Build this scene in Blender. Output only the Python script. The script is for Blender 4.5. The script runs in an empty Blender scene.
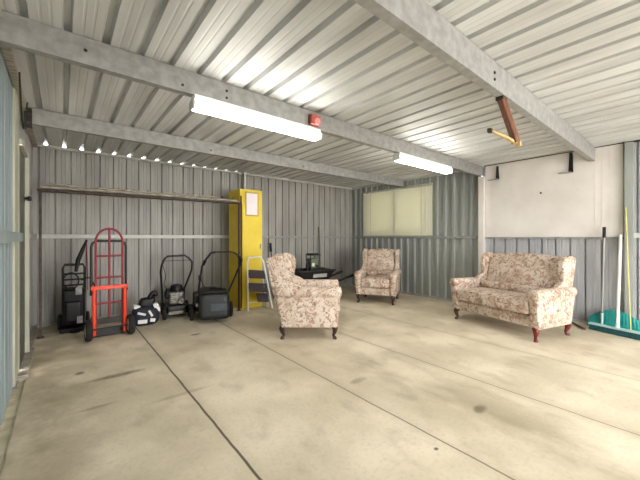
import bpy, bmesh, math, random
from mathutils import Vector, Matrix
random.seed(7)
S = bpy.context.scene
C = S.collection
PI = math.pi

# ------------------------------------------------------------------ materials
def lin(c):
    return tuple(((v/255)/12.92 if v/255 <= .04045 else ((v/255+.055)/1.055)**2.4) for v in c) + (1,)

def mat(name, col, rough=.6, metal=0, col2=None, scale=8, amt=1.0, stretch=(1,1,1), bump=0, bscale=60, emit=0, detail=4, spec=.5, lo=.35, hi=.65):
    m = bpy.data.materials.new(name); m.use_nodes = True
    nt = m.node_tree; b = nt.nodes['Principled BSDF']
    b.inputs['Roughness'].default_value = rough; b.inputs['Metallic'].default_value = metal
    b.inputs['Specular IOR Level'].default_value = spec
    tc = nt.nodes.new('ShaderNodeTexCoord'); mp = nt.nodes.new('ShaderNodeMapping')
    mp.inputs['Scale'].default_value = stretch
    nt.links.new(tc.outputs['Object'], mp.inputs['Vector'])
    nz = nt.nodes.new('ShaderNodeTexNoise'); nz.inputs['Scale'].default_value = scale; nz.inputs['Detail'].default_value = detail
    nt.links.new(mp.outputs['Vector'], nz.inputs['Vector'])
    rp = nt.nodes.new('ShaderNodeValToRGB')
    c2 = col2 if col2 else tuple(max(0, v-10) for v in col)
    rp.color_ramp.elements[0].position = lo; rp.color_ramp.elements[1].position = hi
    rp.color_ramp.elements[0].color = lin(c2); rp.color_ramp.elements[1].color = lin(col)
    nt.links.new(nz.outputs['Fac'], rp.inputs['Fac']); nt.links.new(rp.outputs['Color'], b.inputs['Base Color'])
    if bump:
        n2 = nt.nodes.new('ShaderNodeTexNoise'); n2.inputs['Scale'].default_value = bscale
        nt.links.new(mp.outputs['Vector'], n2.inputs['Vector'])
        bp = nt.nodes.new('ShaderNodeBump'); bp.inputs['Strength'].default_value = bump; bp.inputs['Distance'].default_value = .01
        nt.links.new(n2.outputs['Fac'], bp.inputs['Height']); nt.links.new(bp.outputs['Normal'], b.inputs['Normal'])
    if emit:
        b.inputs['Emission Color'].default_value = lin(col); b.inputs['Emission Strength'].default_value = emit
    return m

def floral():
    m = bpy.data.materials.new('floral_upholstery'); m.use_nodes = True
    nt = m.node_tree; b = nt.nodes['Principled BSDF']; b.inputs['Roughness'].default_value = .9
    b.inputs['Specular IOR Level'].default_value = .15
    tc = nt.nodes.new('ShaderNodeTexCoord')
    def ramp(src, p0, p1, c0=(0,0,0,1), c1=(1,1,1,1)):
        r = nt.nodes.new('ShaderNodeValToRGB'); r.color_ramp.elements[0].position = p0; r.color_ramp.elements[1].position = p1
        r.color_ramp.elements[0].color = c0; r.color_ramp.elements[1].color = c1
        nt.links.new(src, r.inputs['Fac']); return r.outputs['Color']
    def noise(sc, det, off, dist=0):
        mp = nt.nodes.new('ShaderNodeMapping'); mp.inputs['Location'].default_value = off
        nt.links.new(tc.outputs['Object'], mp.inputs['Vector'])
        n = nt.nodes.new('ShaderNodeTexNoise'); n.inputs['Scale'].default_value = sc; n.inputs['Detail'].default_value = det
        n.inputs['Distortion'].default_value = dist
        nt.links.new(mp.outputs['Vector'], n.inputs['Vector']); return n.outputs['Fac']
    def mix(f, a, c):
        x = nt.nodes.new('ShaderNodeMix'); x.data_type = 'RGBA'
        nt.links.new(f, x.inputs[0])
        if isinstance(a, tuple): x.inputs[6].default_value = a
        else: nt.links.new(a, x.inputs[6])
        x.inputs[7].default_value = c
        return x.outputs[2]
    c = mix(ramp(noise(7, 2, (0,0,0)), .42, .6), lin((206,192,179)), lin((191,174,157)))
    c = mix(ramp(noise(13, 3, (5,2,1), 1.2), .53, .60), c, lin((168,138,122)))       # rose blooms
    c = mix(ramp(noise(19, 3, (1,7,3), 1.5), .57, .63), c, lin((148,130,108)))      # olive leaves
    c = mix(ramp(noise(30, 2, (9,4,6), .8), .62, .68), c, lin((136,102,88)))         # dark petals
    nt.links.new(c, b.inputs['Base Color'])
    bp = nt.nodes.new('ShaderNodeBump'); bp.inputs['Strength'].default_value = .25; bp.inputs['Distance'].default_value = .01
    nt.links.new(noise(14, 3, (3,3,3)), bp.inputs['Height']); nt.links.new(bp.outputs['Normal'], b.inputs['Normal'])
    return m

def concrete():
    m = bpy.data.materials.new('stained_concrete'); m.use_nodes = True
    nt = m.node_tree; b = nt.nodes['Principled BSDF']; b.inputs['Roughness'].default_value = .62
    b.inputs['Specular IOR Level'].default_value = .35
    tc = nt.nodes.new('ShaderNodeTexCoord')
    def noise(sc, det, st, off=(0,0,0)):
        mp = nt.nodes.new('ShaderNodeMapping'); mp.inputs['Scale'].default_value = st; mp.inputs['Location'].default_value = off
        nt.links.new(tc.outputs['Object'], mp.inputs['Vector'])
        n = nt.nodes.new('ShaderNodeTexNoise'); n.inputs['Scale'].default_value = sc; n.inputs['Detail'].default_value = det
        nt.links.new(mp.outputs['Vector'], n.inputs['Vector']); return n.outputs['Fac']
    def ramp(src, p0, p1):
        r = nt.nodes.new('ShaderNodeMapRange'); r.interpolation_type = 'SMOOTHSTEP'
        r.inputs[1].default_value = p0; r.inputs[2].default_value = p1
        nt.links.new(src, r.inputs[0]); return r.outputs[0]
    def M(op, a, c):
        n = nt.nodes.new('ShaderNodeMath'); n.operation = op
        for i, v in enumerate((a, c)):
            if isinstance(v, (int, float)): n.inputs[i].default_value = v
            else: nt.links.new(v, n.inputs[i])
        return n.outputs[0]
    def mix(f, a, c):
        x = nt.nodes.new('ShaderNodeMix'); x.data_type = 'RGBA'
        if isinstance(f, float): x.inputs[0].default_value = f
        else: nt.links.new(f, x.inputs[0])
        for i, v in ((6, a), (7, c)):
            if isinstance(v, tuple): x.inputs[i].default_value = v
            else: nt.links.new(v, x.inputs[i])
        return x.outputs[2]
    sp = nt.nodes.new('ShaderNodeSeparateXYZ'); nt.links.new(tc.outputs['Object'], sp.inputs[0])
    X, Y = sp.outputs[0], sp.outputs[1]
    c = mix(ramp(noise(1.3, 5, (1,1,1)), .35, .68), lin((198,186,161)), lin((225,213,190)))
    c = mix(M('MULTIPLY', ramp(noise(5, 6, (1,.6,1), (3,1,0)), .5, .72), .35), c, lin((152,141,118)))
    c = mix(M('MULTIPLY', ramp(noise(40, 3, (1,1,1)), .45, .75), .18), c, lin((150,140,118)))
    # dirt washed along the slab beside the third joint
    band = M('MULTIPLY', ramp(M('ABSOLUTE', M('SUBTRACT', X, 2.42), 0), .5, .02), ramp(noise(2.2, 5, (1,.5,1), (7,2,0)), .38, .62))
    band = M('MULTIPLY', band, ramp(Y, 2.9, 1.9))
    c = mix(M('MULTIPLY', band, .6), c, lin((134,121,94)))
    # grimy left edge
    c = mix(M('MULTIPLY', M('MULTIPLY', ramp(X, .55, -.2), ramp(noise(3.5, 5, (1,1,1), (1,8,0)), .3, .65)), .55), c, lin((128,114,88)))
    # oil drips : x, y, rx, ry, strength
    for (sx, sy, rx, ry, k) in ((.40,3.45,.30,.055,.75), (.13,3.72,.05,.05,.8), (1.36,4.25,.09,.05,.8), (1.75,1.02,.02,.015,.9), (2.42,1.05,.10,.05,.7), (.75,2.7,.3,.04,.3), (.2,2.9,.16,.03,.4), (2.05,1.95,.12,.05,.4)):
        dx = M('DIVIDE', M('SUBTRACT', X, sx), rx); dy = M('DIVIDE', M('SUBTRACT', Y, sy), ry)
        d = M('ADD', M('MULTIPLY', dx, dx), M('MULTIPLY', dy, dy))
        d = M('ADD', d, M('MULTIPLY', noise(9, 3, (1,1,1), (sx*9, sy*5, 0)), 1.2))
        c = mix(M('MULTIPLY', ramp(d, 1.6, .5), k), c, lin((92,78,56)))
    # control joints cut along the slab
    wob = M('MULTIPLY', M('SUBTRACT', noise(4, 2, (1,1,1)), .5), .012)
    for (jx, w, k, dk) in ((.81, .011, .92, (52,42,30)), (1.845, .009, .8, (96,84,62)), (2.885, .008, .75, (104,94,74)), (3.99, .008, .6, (128,116,96))):
        d = M('ABSOLUTE', M('SUBTRACT', M('ADD', X, wob), jx), 0)
        c = mix(M('MULTIPLY', ramp(d, w, w*.45), k), c, lin(dk))
        c = mix(M('MULTIPLY', ramp(d, .10, .0), .16), c, lin((140,126,100)))
    nt.links.new(c, b.inputs['Base Color'])
    bp = nt.nodes.new('ShaderNodeBump'); bp.inputs['Strength'].default_value = .12; bp.inputs['Distance'].default_value = .01
    nt.links.new(noise(45, 4, (1,1,1)), bp.inputs['Height']); nt.links.new(bp.outputs['Normal'], b.inputs['Normal'])
    return m

M_ = dict(
    floor=concrete(),
    fabric=floral(),
    roof=mat('roof_sheet_steel', (208,209,208), .5, .0, (180,180,178), 1.6, stretch=(3,.5,1)),
    wall=mat('wall_sheet_steel', (168,165,160), .5, .0, (148,145,141), 3, stretch=(2,2,.35)),
    wall_n=mat('cool_grey_wall_sheet', (172,173,175), .5, .0, (156,157,160), 3, stretch=(2,2,.35)),
    wall_g=mat('grey_green_wall_sheet', (156,160,156), .45, .0, (138,142,138), 3, stretch=(2,2,.35)),
    wall_b=mat('daylight_tinted_wall_sheet', (142,154,156), .5, .0, (126,138,140), 3, stretch=(2,2,.35)),  # bluish daylight on the left wall, put into the sheet colour
    cream=mat('cream_painted_steel', (186,186,168), .5, 0, (166,166,148), 4, stretch=(2,2,.5)),
    galv=mat('galvanised_steel', (160,159,157), .5, .12, (138,137,135), 14, bump=.08, bscale=40),
    trim=mat('pale_steel_trim', (200,200,196), .5, .1),
    darksteel=mat('dark_steel', (58,52,48), .6, .3, (38,34,32), 12),
    rack=mat('rusty_brown_steel', (88,74,64), .65, .2, (52,44,40), 16),
    rod=mat('dull_grey_rod', (190,182,168), .5, .2, (130,120,106), 10, stretch=(1,6,6)),
    whiteboard=mat('white_wall_panel', (218,213,208), .6, 0, (206,200,194), 2.2),
    white=mat('white_enamel', (236,236,232), .4, 0),
    diffuser=mat('white_light_diffuser', (255,252,244), .4, 0, (255,252,244), emit=15),
    red=mat('red_paint', (196,34,30), .4, 0, (168,26,26), 10),
    orange=mat('orange_red_paint', (232,66,30), .4, 0, (214,52,26), 10),
    crimson=mat('crimson_paint', (150,26,44), .42, 0, (124,20,36), 10),
    redbox=mat('red_alarm_plastic', (190,98,92), .5, 0, (172,76,70), 20),
    pink=mat('pink_lens', (216,140,142), .35, 0),
    brownbox=mat('brown_plastic', (112,58,34), .6, 0),
    black=mat('black_plastic', (19,19,20), .45, 0, (13,13,14), 12, spec=.35),
    black2=mat('black_enamel', (24,23,23), .4, .0, (16,16,16), 12),
    rubber=mat('black_rubber', (30,29,28), .85, 0, (22,21,20), 30),
    charcoal=mat('charcoal_plastic', (27,29,31), .42, 0, (19,21,23), 10),
    bluegrey=mat('blue_grey_reflection', (58,68,74), .5, 0),
    greyplate=mat('pale_grey_label', (180,180,178), .6, 0, (150,150,148), 20),
    alloy=mat('engine_alloy', (162,158,150), .4, .5, (96,92,86), 25),
    yellow=mat('yellow_locker_paint', (232,206,52), .45, 0, (220,190,40), 3),
    paper=mat('white_paper', (244,238,240), .8, 0, (236,228,232), 6),
    paperedge=mat('tan_paper_frame', (196,168,84), .6, 0),
    seal=mat('dark_red_brown_edge', (66,26,20), .6, 0, (44,18,15), 8),
    tread=mat('dark_purple_grey_tread', (78,68,74), .8, 0, (62,54,60), 30),
    mahogany=mat('mahogany_leg', (110,32,26), .35, 0, (78,22,18), 20, stretch=(1,1,.2)),
    darkwood=mat('dark_wood_leg', (64,36,26), .4, 0, (44,24,18), 20, stretch=(1,1,.2)),
    copper=mat('brown_timber', (134,80,44), .5, 0, (88,48,28), 20, stretch=(4,4,.6)),
    brass=mat('brass', (222,192,138), .35, .5, (196,162,104), 10),
    teal=mat('teal_plastic', (40,164,156), .4, 0, (26,140,136), 10),
    tealbristle=mat('dark_teal_bristle', (24,84,88), .8, 0, (14,56,60), 60, stretch=(1,1,.1)),
    paleteal=mat('pale_teal_plastic', (184,212,214), .45, 0),
    cane=mat('yellow_cane', (214,208,136), .6, 0, (190,182,104), 8),
    greypole=mat('grey_pole', (158,156,152), .4, .3),
    greenstake=mat('dull_green_stake', (104,104,78), .8, 0),
    navy=mat('navy_nylon', (28,30,50), .7, 0, (16,17,28), 18),
    whitevinyl=mat('white_vinyl', (226,224,222), .5, 0),
    greenmetal=mat('green_grey_casing', (106,122,84), .5, .1, (70,78,62), 30),
    door=mat('grey_green_door_skin', (98,100,90), .55, 0, (84,86,77), 4),
    cable=mat('black_cable', (46,44,42), .7, 0),
    drive=mat('pale_driveway', (196,193,186), .8, 0, (176,173,166), 1.5),
    kerb=mat('weathered_kerb', (218,208,180), .9, 0, (186,176,148), 9),
    hole=mat('dark_hole', (44,42,40), .9, 0),
    rust=mat('red_brown_tip', (126,58,50), .6, 0),
)
def blind_mat():
    m = bpy.data.materials.new('cream_blind_slat'); m.use_nodes = True
    nt = m.node_tree; b = nt.nodes['Principled BSDF']; out = nt.nodes['Material Output']
    b.inputs['Base Color'].default_value = lin((232,230,212)); b.inputs['Roughness'].default_value = .5
    t = nt.nodes.new('ShaderNodeBsdfTranslucent'); t.inputs['Color'].default_value = lin((226,224,190))
    x = nt.nodes.new('ShaderNodeMixShader'); x.inputs[0].default_value = .12
    nt.links.new(b.outputs[0], x.inputs[1]); nt.links.new(t.outputs[0], x.inputs[2]); nt.links.new(x.outputs[0], out.inputs[0])
    return m
M_['blind'] = blind_mat()
def glass_mat():
    m = bpy.data.materials.new('window_glass'); m.use_nodes = True
    nt = m.node_tree; out = nt.nodes['Material Output']; nt.nodes.remove(nt.nodes['Principled BSDF'])
    g = nt.nodes.new('ShaderNodeBsdfGlossy'); g.inputs['Roughness'].default_value = .03
    t = nt.nodes.new('ShaderNodeBsdfTransparent'); x = nt.nodes.new('ShaderNodeMixShader'); x.inputs[0].default_value = .06
    nt.links.new(t.outputs[0], x.inputs[1]); nt.links.new(g.outputs[0], x.inputs[2]); nt.links.new(x.outputs[0], out.inputs[0])
    return m
M_['glass'] = glass_mat()

# ------------------------------------------------------------------ mesh helpers
def NB(): return bmesh.new()

def box(bm, c, s, rot=None, bev=0, seg=2):
    r = bmesh.ops.create_cube(bm, size=1.0)
    vs = r['verts']
    for v in vs:
        v.co = Vector((v.co.x*s[0], v.co.y*s[1], v.co.z*s[2]))
    if bev:
        es = list({e for v in vs for e in v.link_edges})
        rr = bmesh.ops.bevel(bm, geom=es, offset=bev, segments=seg, affect='EDGES', profile=.5)
        vs = list({v for f in rr['faces'] for v in f.verts} | {v for v in vs if v.is_valid})
    Mx = Matrix.Translation(Vector(c))
    if rot is not None:
        Mx = Mx @ (rot if isinstance(rot, Matrix) else Matrix.Rotation(rot, 4, 'Z'))
    for v in vs: v.co = Mx @ v.co
    return vs

def frame_of(d):
    d = Vector(d).normalized()
    u = d.cross(Vector((0,0,1)))
    if u.length < 1e-3: u = d.cross(Vector((0,1,0)))
    u.normalize(); return u, u.cross(d).normalized()

def tube(bm, pts, r, n=10, caps=True, closed=False):
    pts = [Vector(p) for p in pts]
    rs = r if isinstance(r, (list, tuple)) else [r]*len(pts)
    rings = []; u = None
    for i, p in enumerate(pts):
        if closed: d = pts[(i+1) % len(pts)] - pts[i-1]
        else: d = pts[min(i+1, len(pts)-1)] - pts[max(i-1, 0)]
        d.normalize()
        if u is None: u, w = frame_of(d)
        else:
            u = (u - d*u.dot(d)); u.normalize(); w = u.cross(d).normalized()
        rings.append([bm.verts.new(p + (u*math.cos(2*PI*k/n) + w*math.sin(2*PI*k/n))*rs[i]) for k in range(n)])
    L = len(rings)
    for i in range(L if closed else L-1):
        a, b = rings[i], rings[(i+1) % L]
        for k in range(n):
            bm.faces.new((a[k], a[(k+1) % n], b[(k+1) % n], b[k]))
    if caps and not closed:
        bm.faces.new(rings[0][::-1]); bm.faces.new(rings[-1])

def smooth_path(pts, n=6):
    pts = [Vector(p) for p in pts]; out = []
    P = [pts[0]] + pts + [pts[-1]]
    for i in range(1, len(P)-2):
        for k in range(n):
            t = k/n
            a, b, c, d = P[i-1], P[i], P[i+1], P[i+2]
            out.append(.5*((2*b) + (c-a)*t + (2*a-5*b+4*c-d)*t*t + (3*b-a-3*c+d)*t**3))
    out.append(pts[-1]); return out

def prism(bm, poly, axis, a, b, shear=None):
    """poly: 2D points in the plane of the two other axes; extruded along axis from a to b."""
    def P(q, t):
        if axis == 0: v = Vector((t, q[0], q[1]))
        elif axis == 1: v = Vector((q[0], t, q[1]))
        else: v = Vector((q[0], q[1], t))
        return shear(v, t == a) if shear else v
    A = [bm.verts.new(P(q, a)) for q in poly]; B = [bm.verts.new(P(q, b)) for q in poly]
    n = len(poly)
    bm.faces.new(A); bm.faces.new(B[::-1])
    for i in range(n): bm.faces.new((A[i], B[i], B[(i+1) % n], A[(i+1) % n]))

def soft_prism(bm, poly, a, b, r, fn):
    """outline in XZ extruded along Y with rounded ends; fn(v, f) deforms, f runs 0..1 front to back."""
    ar = sum(p[0]*q[1]-q[0]*p[1] for p, q in zip(poly, poly[1:]+poly[:1]))
    if ar < 0: poly = poly[::-1]
    n = len(poly); nor = []
    for i in range(n):
        p, q, w = Vector(poly[i-1]), Vector(poly[i]), Vector(poly[(i+1) % n])
        d = ((q-p).normalized()+(w-q).normalized()); nor.append(Vector((d.y, -d.x)).normalized())
    secs = [(a, r), (a+.3*r, .3*r), (a+r, 0)] + [(a+r+(b-a-2*r)*k/4, 0) for k in range(1, 4)] + [(b-r, 0), (b-.3*r, .3*r), (b, r)]
    rings = []
    for t, ins in secs:
        rings.append([bm.verts.new(fn(Vector((p[0]-nn.x*ins, t, p[1]-nn.y*ins)), (t-a)/(b-a))) for p, nn in zip(poly, nor)])
    bm.faces.new(rings[0]); bm.faces.new(rings[-1][::-1])
    for A, B in zip(rings, rings[1:]):
        for i in range(n): bm.faces.new((A[i], B[i], B[(i+1) % n], A[(i+1) % n]))

def lathe(bm, prof, c=(0,0,0), axis='Z', n=24):
    """prof: (radius, height) points turned about an axis."""
    rings = []
    Rm = {'Z': Matrix.Identity(3), 'X': Matrix.Rotation(PI/2, 3, 'Y'), 'Y': Matrix.Rotation(-PI/2, 3, 'X')}[axis]
    for r, h in prof:
        rings.append([bm.verts.new(Vector(c) + Rm @ Vector((r*math.cos(2*PI*k/n), r*math.sin(2*PI*k/n), h))) for k in range(n)])
    for a, b in zip(rings, rings[1:]):
        for k in range(n): bm.faces.new((a[k], a[(k+1) % n], b[(k+1) % n], b[k]))
    bm.faces.new(rings[0][::-1]); bm.faces.new(rings[-1])

def rcube(bm, c, s, r, fn=None, inner=6):
    """soft box with rounded edges; fn deforms points given in local coordinates."""
    h = [v/2 for v in s]; r = min(r, min(h)*.98)
    def coords(hh):
        out = [-hh, -hh+r*.3, -hh+r*.65]
        for k in range(inner+1): out.append(-hh+r + (2*hh-2*r)*k/inner)
        out += [hh-r*.65, hh-r*.3, hh]; return out
    L = [coords(hh) for hh in h]; cache = {}
    def V(p):
        key = tuple(round(x, 6) for x in p)
        if key not in cache:
            inn = Vector([max(-h[i]+r, min(h[i]-r, p[i])) for i in range(3)])
            d = Vector(p)-inn
            q = inn + (d.normalized()*r if d.length > 1e-9 else d)
            if fn: q = Vector(fn(q))
            cache[key] = bm.verts.new(q+Vector(c))
        return cache[key]
    for ax in range(3):
        i, j = [k for k in range(3) if k != ax]
        for sg in (-1, 1):
            for a in range(len(L[i])-1):
                for b in range(len(L[j])-1):
                    q = []
                    for (da, db) in ((0,0),(1,0),(1,1),(0,1)):
                        p = [0,0,0]; p[ax] = sg*h[ax]; p[i] = L[i][a+da]; p[j] = L[j][b+db]; q.append(V(p))
                    try: bm.faces.new(q)
                    except ValueError: pass

def obj(name, bm, m, parent=None, smooth=None, loc=None, bevel=0, seg=2):
    bmesh.ops.recalc_face_normals(bm, faces=bm.faces)
    me = bpy.data.meshes.new(name)
    if smooth is not None:
        for f in bm.faces: f.smooth = True
        ca = math.radians(smooth)
        for e in bm.edges:
            if len(e.link_faces) == 2 and e.calc_face_angle(0) > ca: e.smooth = False
    bm.to_mesh(me); bm.free()
    me.materials.append(M_[m] if isinstance(m, str) else m)
    o = bpy.data.objects.new(name, me); C.objects.link(o)
    if parent: o.parent = parent
    if loc: o.location = loc
    if bevel:
        bv = o.modifiers.new('bevel', 'BEVEL'); bv.width = bevel; bv.segments = seg; bv.limit_method = 'ANGLE'; bv.angle_limit = math.radians(40)
    return o

def thing(name, label, cat, loc=(0,0,0), rotz=0, group=None):
    o = bpy.data.objects.new(name, None); C.objects.link(o); o.empty_display_size = .1
    o.location = loc; o.rotation_euler = (0, 0, rotz); o['label'] = label; o['category'] = cat; o['kind'] = 'thing'
    if group: o['group'] = group
    return o

def tag(o, label, cat, group=None):
    o['label'] = label; o['category'] = cat; o['kind'] = 'thing'
    if group: o['group'] = group
    return o

def struct(name, bm, m, parent=None, **k):
    o = obj(name, bm, m, parent, **k)
    if not parent: o['kind'] = 'structure'
    return o

# ------------------------------------------------------------------ the shed
XL, XR, YB, YF, ZC = -.325, 6.077, 6.009, -2.5, 2.605

# slab
bm = NB()
box(bm, ((-.255+XR+.1)/2, (YF+YB+.05)/2, -.06), (XR+.1+.255, YB+.05-YF, .12))
box(bm, (-.315, (3.95+YB+.05)/2, -.06), (.125, YB+.05-3.95, .12))
fl = struct('floor', bm, 'floor')
bm = NB(); box(bm, (2, 1, -.2), (60, 60, .12)); struct('ground', bm, 'drive')
bm = NB()   # rough strip of ground seen outside the slab's left edge
box(bm, (-.31, (YF+3.95)/2, -.06), (.11, 3.95-YF, .09)); struct('trim_16', bm, 'kerb')

def ribbed(bm, mk, u0, u1, v0, v1, phase, period, rib, top, depth, sw=.004):
    """sheet of flat pans and recessed ribs; mk(u, v, d) maps sheet coords to the place, d > 0 is away from the room."""
    xs = []
    k = math.floor((u0-phase)/period)-1
    while phase+k*period < u1+period:
        c = phase+k*period
        xs += [(c-rib/2, 0), (c-top/2, depth), (c+top/2, depth), (c+rib/2, 0),
               (c+period*.34, 0), (c+period*.36, sw), (c+period*.40, sw), (c+period*.42, 0),
               (c+period*.58, 0), (c+period*.60, sw), (c+period*.64, sw), (c+period*.66, 0)]
        k += 1
    def at(u):
        for (a, da), (b, db) in zip(xs, xs[1:]):
            if a <= u <= b: return da+(db-da)*(u-a)/max(b-a, 1e-9)
        return 0
    pts = [(u0, at(u0))] + [p for p in xs if u0 < p[0] < u1] + [(u1, at(u1))]
    A = [bm.verts.new(mk(u, v0, d)) for u, d in pts]; B = [bm.verts.new(mk(u, v1, d)) for u, d in pts]
    for i in range(len(pts)-1): bm.faces.new((A[i], A[i+1], B[i+1], B[i]))

# roof
bm = NB()
ribbed(bm, lambda u, v, d: (u, v, ZC+.006+d), XL-.1, XR+.15, YF-.3, YB+.075, .232, .2062, .052, .034, .042, sw=.0015)
struct('ceiling', bm, 'roof')
# back wall
bm = NB()
ribbed(bm, lambda u, v, d: (u, YB+d, v), XL-.05, XR+.03, 0, ZC+.004, -.08, .1783, .026, .016, .034)
struct('wall_back', bm, 'wall')
# right wall, beyond the white post, with the window opening ; then the bay under and beside the white panel
WY0, WY1, WZ0, WZ1 = 3.615, 5.525, 1.315, 2.425
bm = NB()
mk = lambda u, v, d: (XR+d, u, v)
P2 = dict(phase=2.795, period=.1815, rib=.07, top=.046, depth=-.036)
for (a, b, z0, z1) in ((2.6, WY0, 0, ZC+.004), (WY0, WY1, 0, WZ0), (WY0, WY1, WZ1, ZC+.004), (WY1, YB+.03, 0, ZC+.004)):
    ribbed(bm, mk, a, b, z0, z1, **P2)
struct('wall_right', bm, 'wall_g')
bm = NB()
ribbed(bm, mk, YF, 2.6, 0, ZC+.004, phase=.738, period=.1844, rib=.026, top=.016, depth=.034)
struct('wall_right_front', bm, 'wall_n')
# left wall : bay tinted with bluish daylight, door bay, dark far bay
DY0, DY1, DZ = 4.03, 4.66, 2.17
bm = NB()
mkl = lambda u, v, d: (XL-d, u, v)
ribbed(bm, mkl, YF, 3.93, 0-.12, ZC, phase=.2, period=.19, rib=.05, top=.03, depth=.02)
struct('wall_left', bm, 'wall_b')
bm = NB()
P3 = dict(phase=.1, period=.18, rib=.05, top=.03, depth=.02)
ribbed(bm, mkl, DY0-.1, DY1+.05, DZ+.05, ZC, **P3); ribbed(bm, mkl, DY1+.03, YB+.05, 0, ZC, **P3)
struct('wall_left_rear', bm, 'wall')
# front : unseen ; solid left, garage opening right, sized to balance the light
bm = NB()
ribbed(bm, lambda u, v, d: (u, YF-d, v), XL-.05, 1.1, -.1, ZC, .1, .18, .03, .016, .02)
ribbed(bm, lambda u, v, d: (u, YF-d, v), 1.1, 5.2, 2.42, ZC, .1, .18, .03, .016, .02)
ribbed(bm, lambda u, v, d: (u, YF-d, v), 5.2, XR+.1, -.1, ZC, .1, .18, .03, .016, .02)
struct('wall_front', bm, 'wall')

# trims : wall top channels, girts, bottom plates
n = 0
def trim(c, s, m, bev=.004):
    global n
    n += 1; b = NB(); box(b, c, s); return struct('trim_%d' % n, b, m, bevel=bev)
trim(((XL+XR)/2, YB-.022, ZC-.012), (XR-XL, .04, .034), 'trim')
trim((XR-.022, (2.62+YB)/2, ZC-.012), (.04, YB-2.62-.05, .034), 'trim')
trim((XR-.008, 1.2, ZC-.004), (.05, 2.7, .018), 'darksteel')
trim(((XL+2.7)/2, YB-.03, 1.297), (2.7-XL-.02, .055, .062), 'trim')
trim(((2.7+XR)/2, YB-.03, 1.292), (XR-2.7-.02, .055, .045), 'galv')
trim((XR-.03, (2.66+YB)/2-.02, 1.285), (.055, YB-2.66-.08, .05), 'galv')
trim((XR-.03, 1.6, 1.272), (.05, 1.9, .03), 'galv')
trim((XR-.03, .15, 1.31), (.055, .9, .07), 'trim')
trim((XL+.03, (YF+3.86)/2, 1.285), (.055, 3.86-YF, .075), 'wall_b')  # girt carries the same painted daylight tint
trim((XL+.028, (DY1+.06+YB)/2, 1.297), (.05, YB-DY1-.12, .06), 'wall')
trim((XL+.03, (YF+YB)/2, ZC-.03), (.05, YB-YF-.1, .04), 'rod')
trim(((XL+XR)/2, YB-.02, .02), (XR-XL-.05, .035, .045), 'wall')
b_ = NB(); box(b_, (XR-.03, (2.66+YB)/2-.03, .02), (.05, YB-2.66-.1, .04)); struct('baseboard_right', b_, 'wall')
trim((XR-.02, 1.3, .015), (.035, 2.5, .03), 'trim')
trim((XL+.03, (DY1+YB)/2, .014), (.05, YB-DY1-.1, .03), 'rod')
trim((XL-.0, (DY0+DY1)/2, -.02), (.17, DY1-DY0+.3, .12), 'rod')

# posts
def post(label, c, s, m, z0=0, z1=ZC-.02, flange=.02):
    t = thing('steel_post', label, 'post', (c[0], c[1], z0))
    bm = NB(); box(bm, (0, 0, (z1-z0)/2+.004), (s[0], s[1], z1-z0-.008)); obj('post_shaft', bm, m, t, bevel=.006)
    bm = NB(); box(bm, (0, 0, .004), (s[0]*1.25, s[1]*1.25, .008)); obj('base_plate', bm, 'galv', t)
    return t
post('white steel post between the grey-green wall and the white panel', (XR-.07, 2.585), (.075, .10), 'whiteboard', z1=2.41)
post('grey-green steel channel post at the right edge beyond the white panel', (XR-.06, .628), (.09, .09), 'wall_g')
post('pale post on the back wall rising behind the yellow locker', (2.865, YB-.085), (.05, .10), 'trim')
post('cream door post on the left wall beside the daylight-tinted sheeting', (XL-.012, 3.86), (.056, .30), 'cream', z0=0)

# door in the left wall
t = struct('door_1', (lambda b: (box(b, (XL-.0, (DY0+DY1)/2, DZ/2+.01), (.03, DY1-DY0-.06, DZ-.06)), b)[1])(NB()), 'door')
bm = NB(); box(bm, (XL+.015, (DY0+DY1)/2, DZ), (.05, DY1-DY0+.05, .05)); struct('door_head', bm, 'cream', t)
bm = NB(); box(bm, (XL+.02, DY1, DZ/2+.015), (.06, .05, DZ-.02)); struct('door_jamb', bm, 'cream', t)
bm = NB(); tube(bm, [(XL+.01, DY1-.07, 1.70), (XL+.05, DY1-.07, 1.70)], .012); box(bm, (XL+.055, DY1-.07, 1.70), (.03, .06, .05), bev=.008)
struct('door_latch', bm, 'black', t)

# roof beams (C purlins) ----------------------------------------------------
def beam(label, y, x0, x1, zb, m, tilt=0, bolts=()):
    t = thing('roof_beam', label, 'beam', (0, y, zb))
    h = ZC-zb
    bm = NB()
    prof = [(0,0), (.065,0), (.065,.018), (.060,.018), (.060,.004), (.004,.004), (.004,h-.004), (.065,h-.004), (.065,h), (0,h)]
    prism(bm, prof, 0, x0, x1)
    obj('channel', bm, m, t)
    for (bx, bz) in bolts:
        b = NB(); lathe(b, [(.011,0),(.011,.008),(.007,.011)], (bx, 0.001, bz), 'Y', 6)
        for v in b.verts: v.co.y = .001-(v.co.y-.001)
        obj('bolt', b, 'darksteel', t)
    return t
beam('long grey roof beam carrying both fluorescent lights', 2.586, XL-.08, XR-.03, 2.428, 'galv', bolts=((.12,.09),(.73,.05),(1.09,.05),(1.09,.11)))
beam('pale roof beam nearest the back wall', 4.33, XL+.06, XR-.03, 2.445, 'galv', bolts=((1.6,.05),(3.2,.05)))
beam('grey roof beam at upper right with the brown wooden bar beneath it', .985, XL+.06, XR-.05, 2.405, 'galv', bolts=((2.5,.11),(2.5,.06)))
t = thing('beam_bracket', 'dark steel cleat joining the rear roof beam to the left wall', 'bracket', (XL+.04, 4.33, 2.44))
bm = NB(); box(bm, (.02, -.012, .05), (.06, .012, .2)); box(bm, (-.002, .03, .05), (.012, .09, .2)); obj('plate', bm, 'darksteel', t)
for z in (0, .09):
    bm = NB(); lathe(bm, [(.012,0),(.012,.012)], (.022, -.03, z), 'Y', 6); obj('bolt', bm, 'rack', t)

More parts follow.
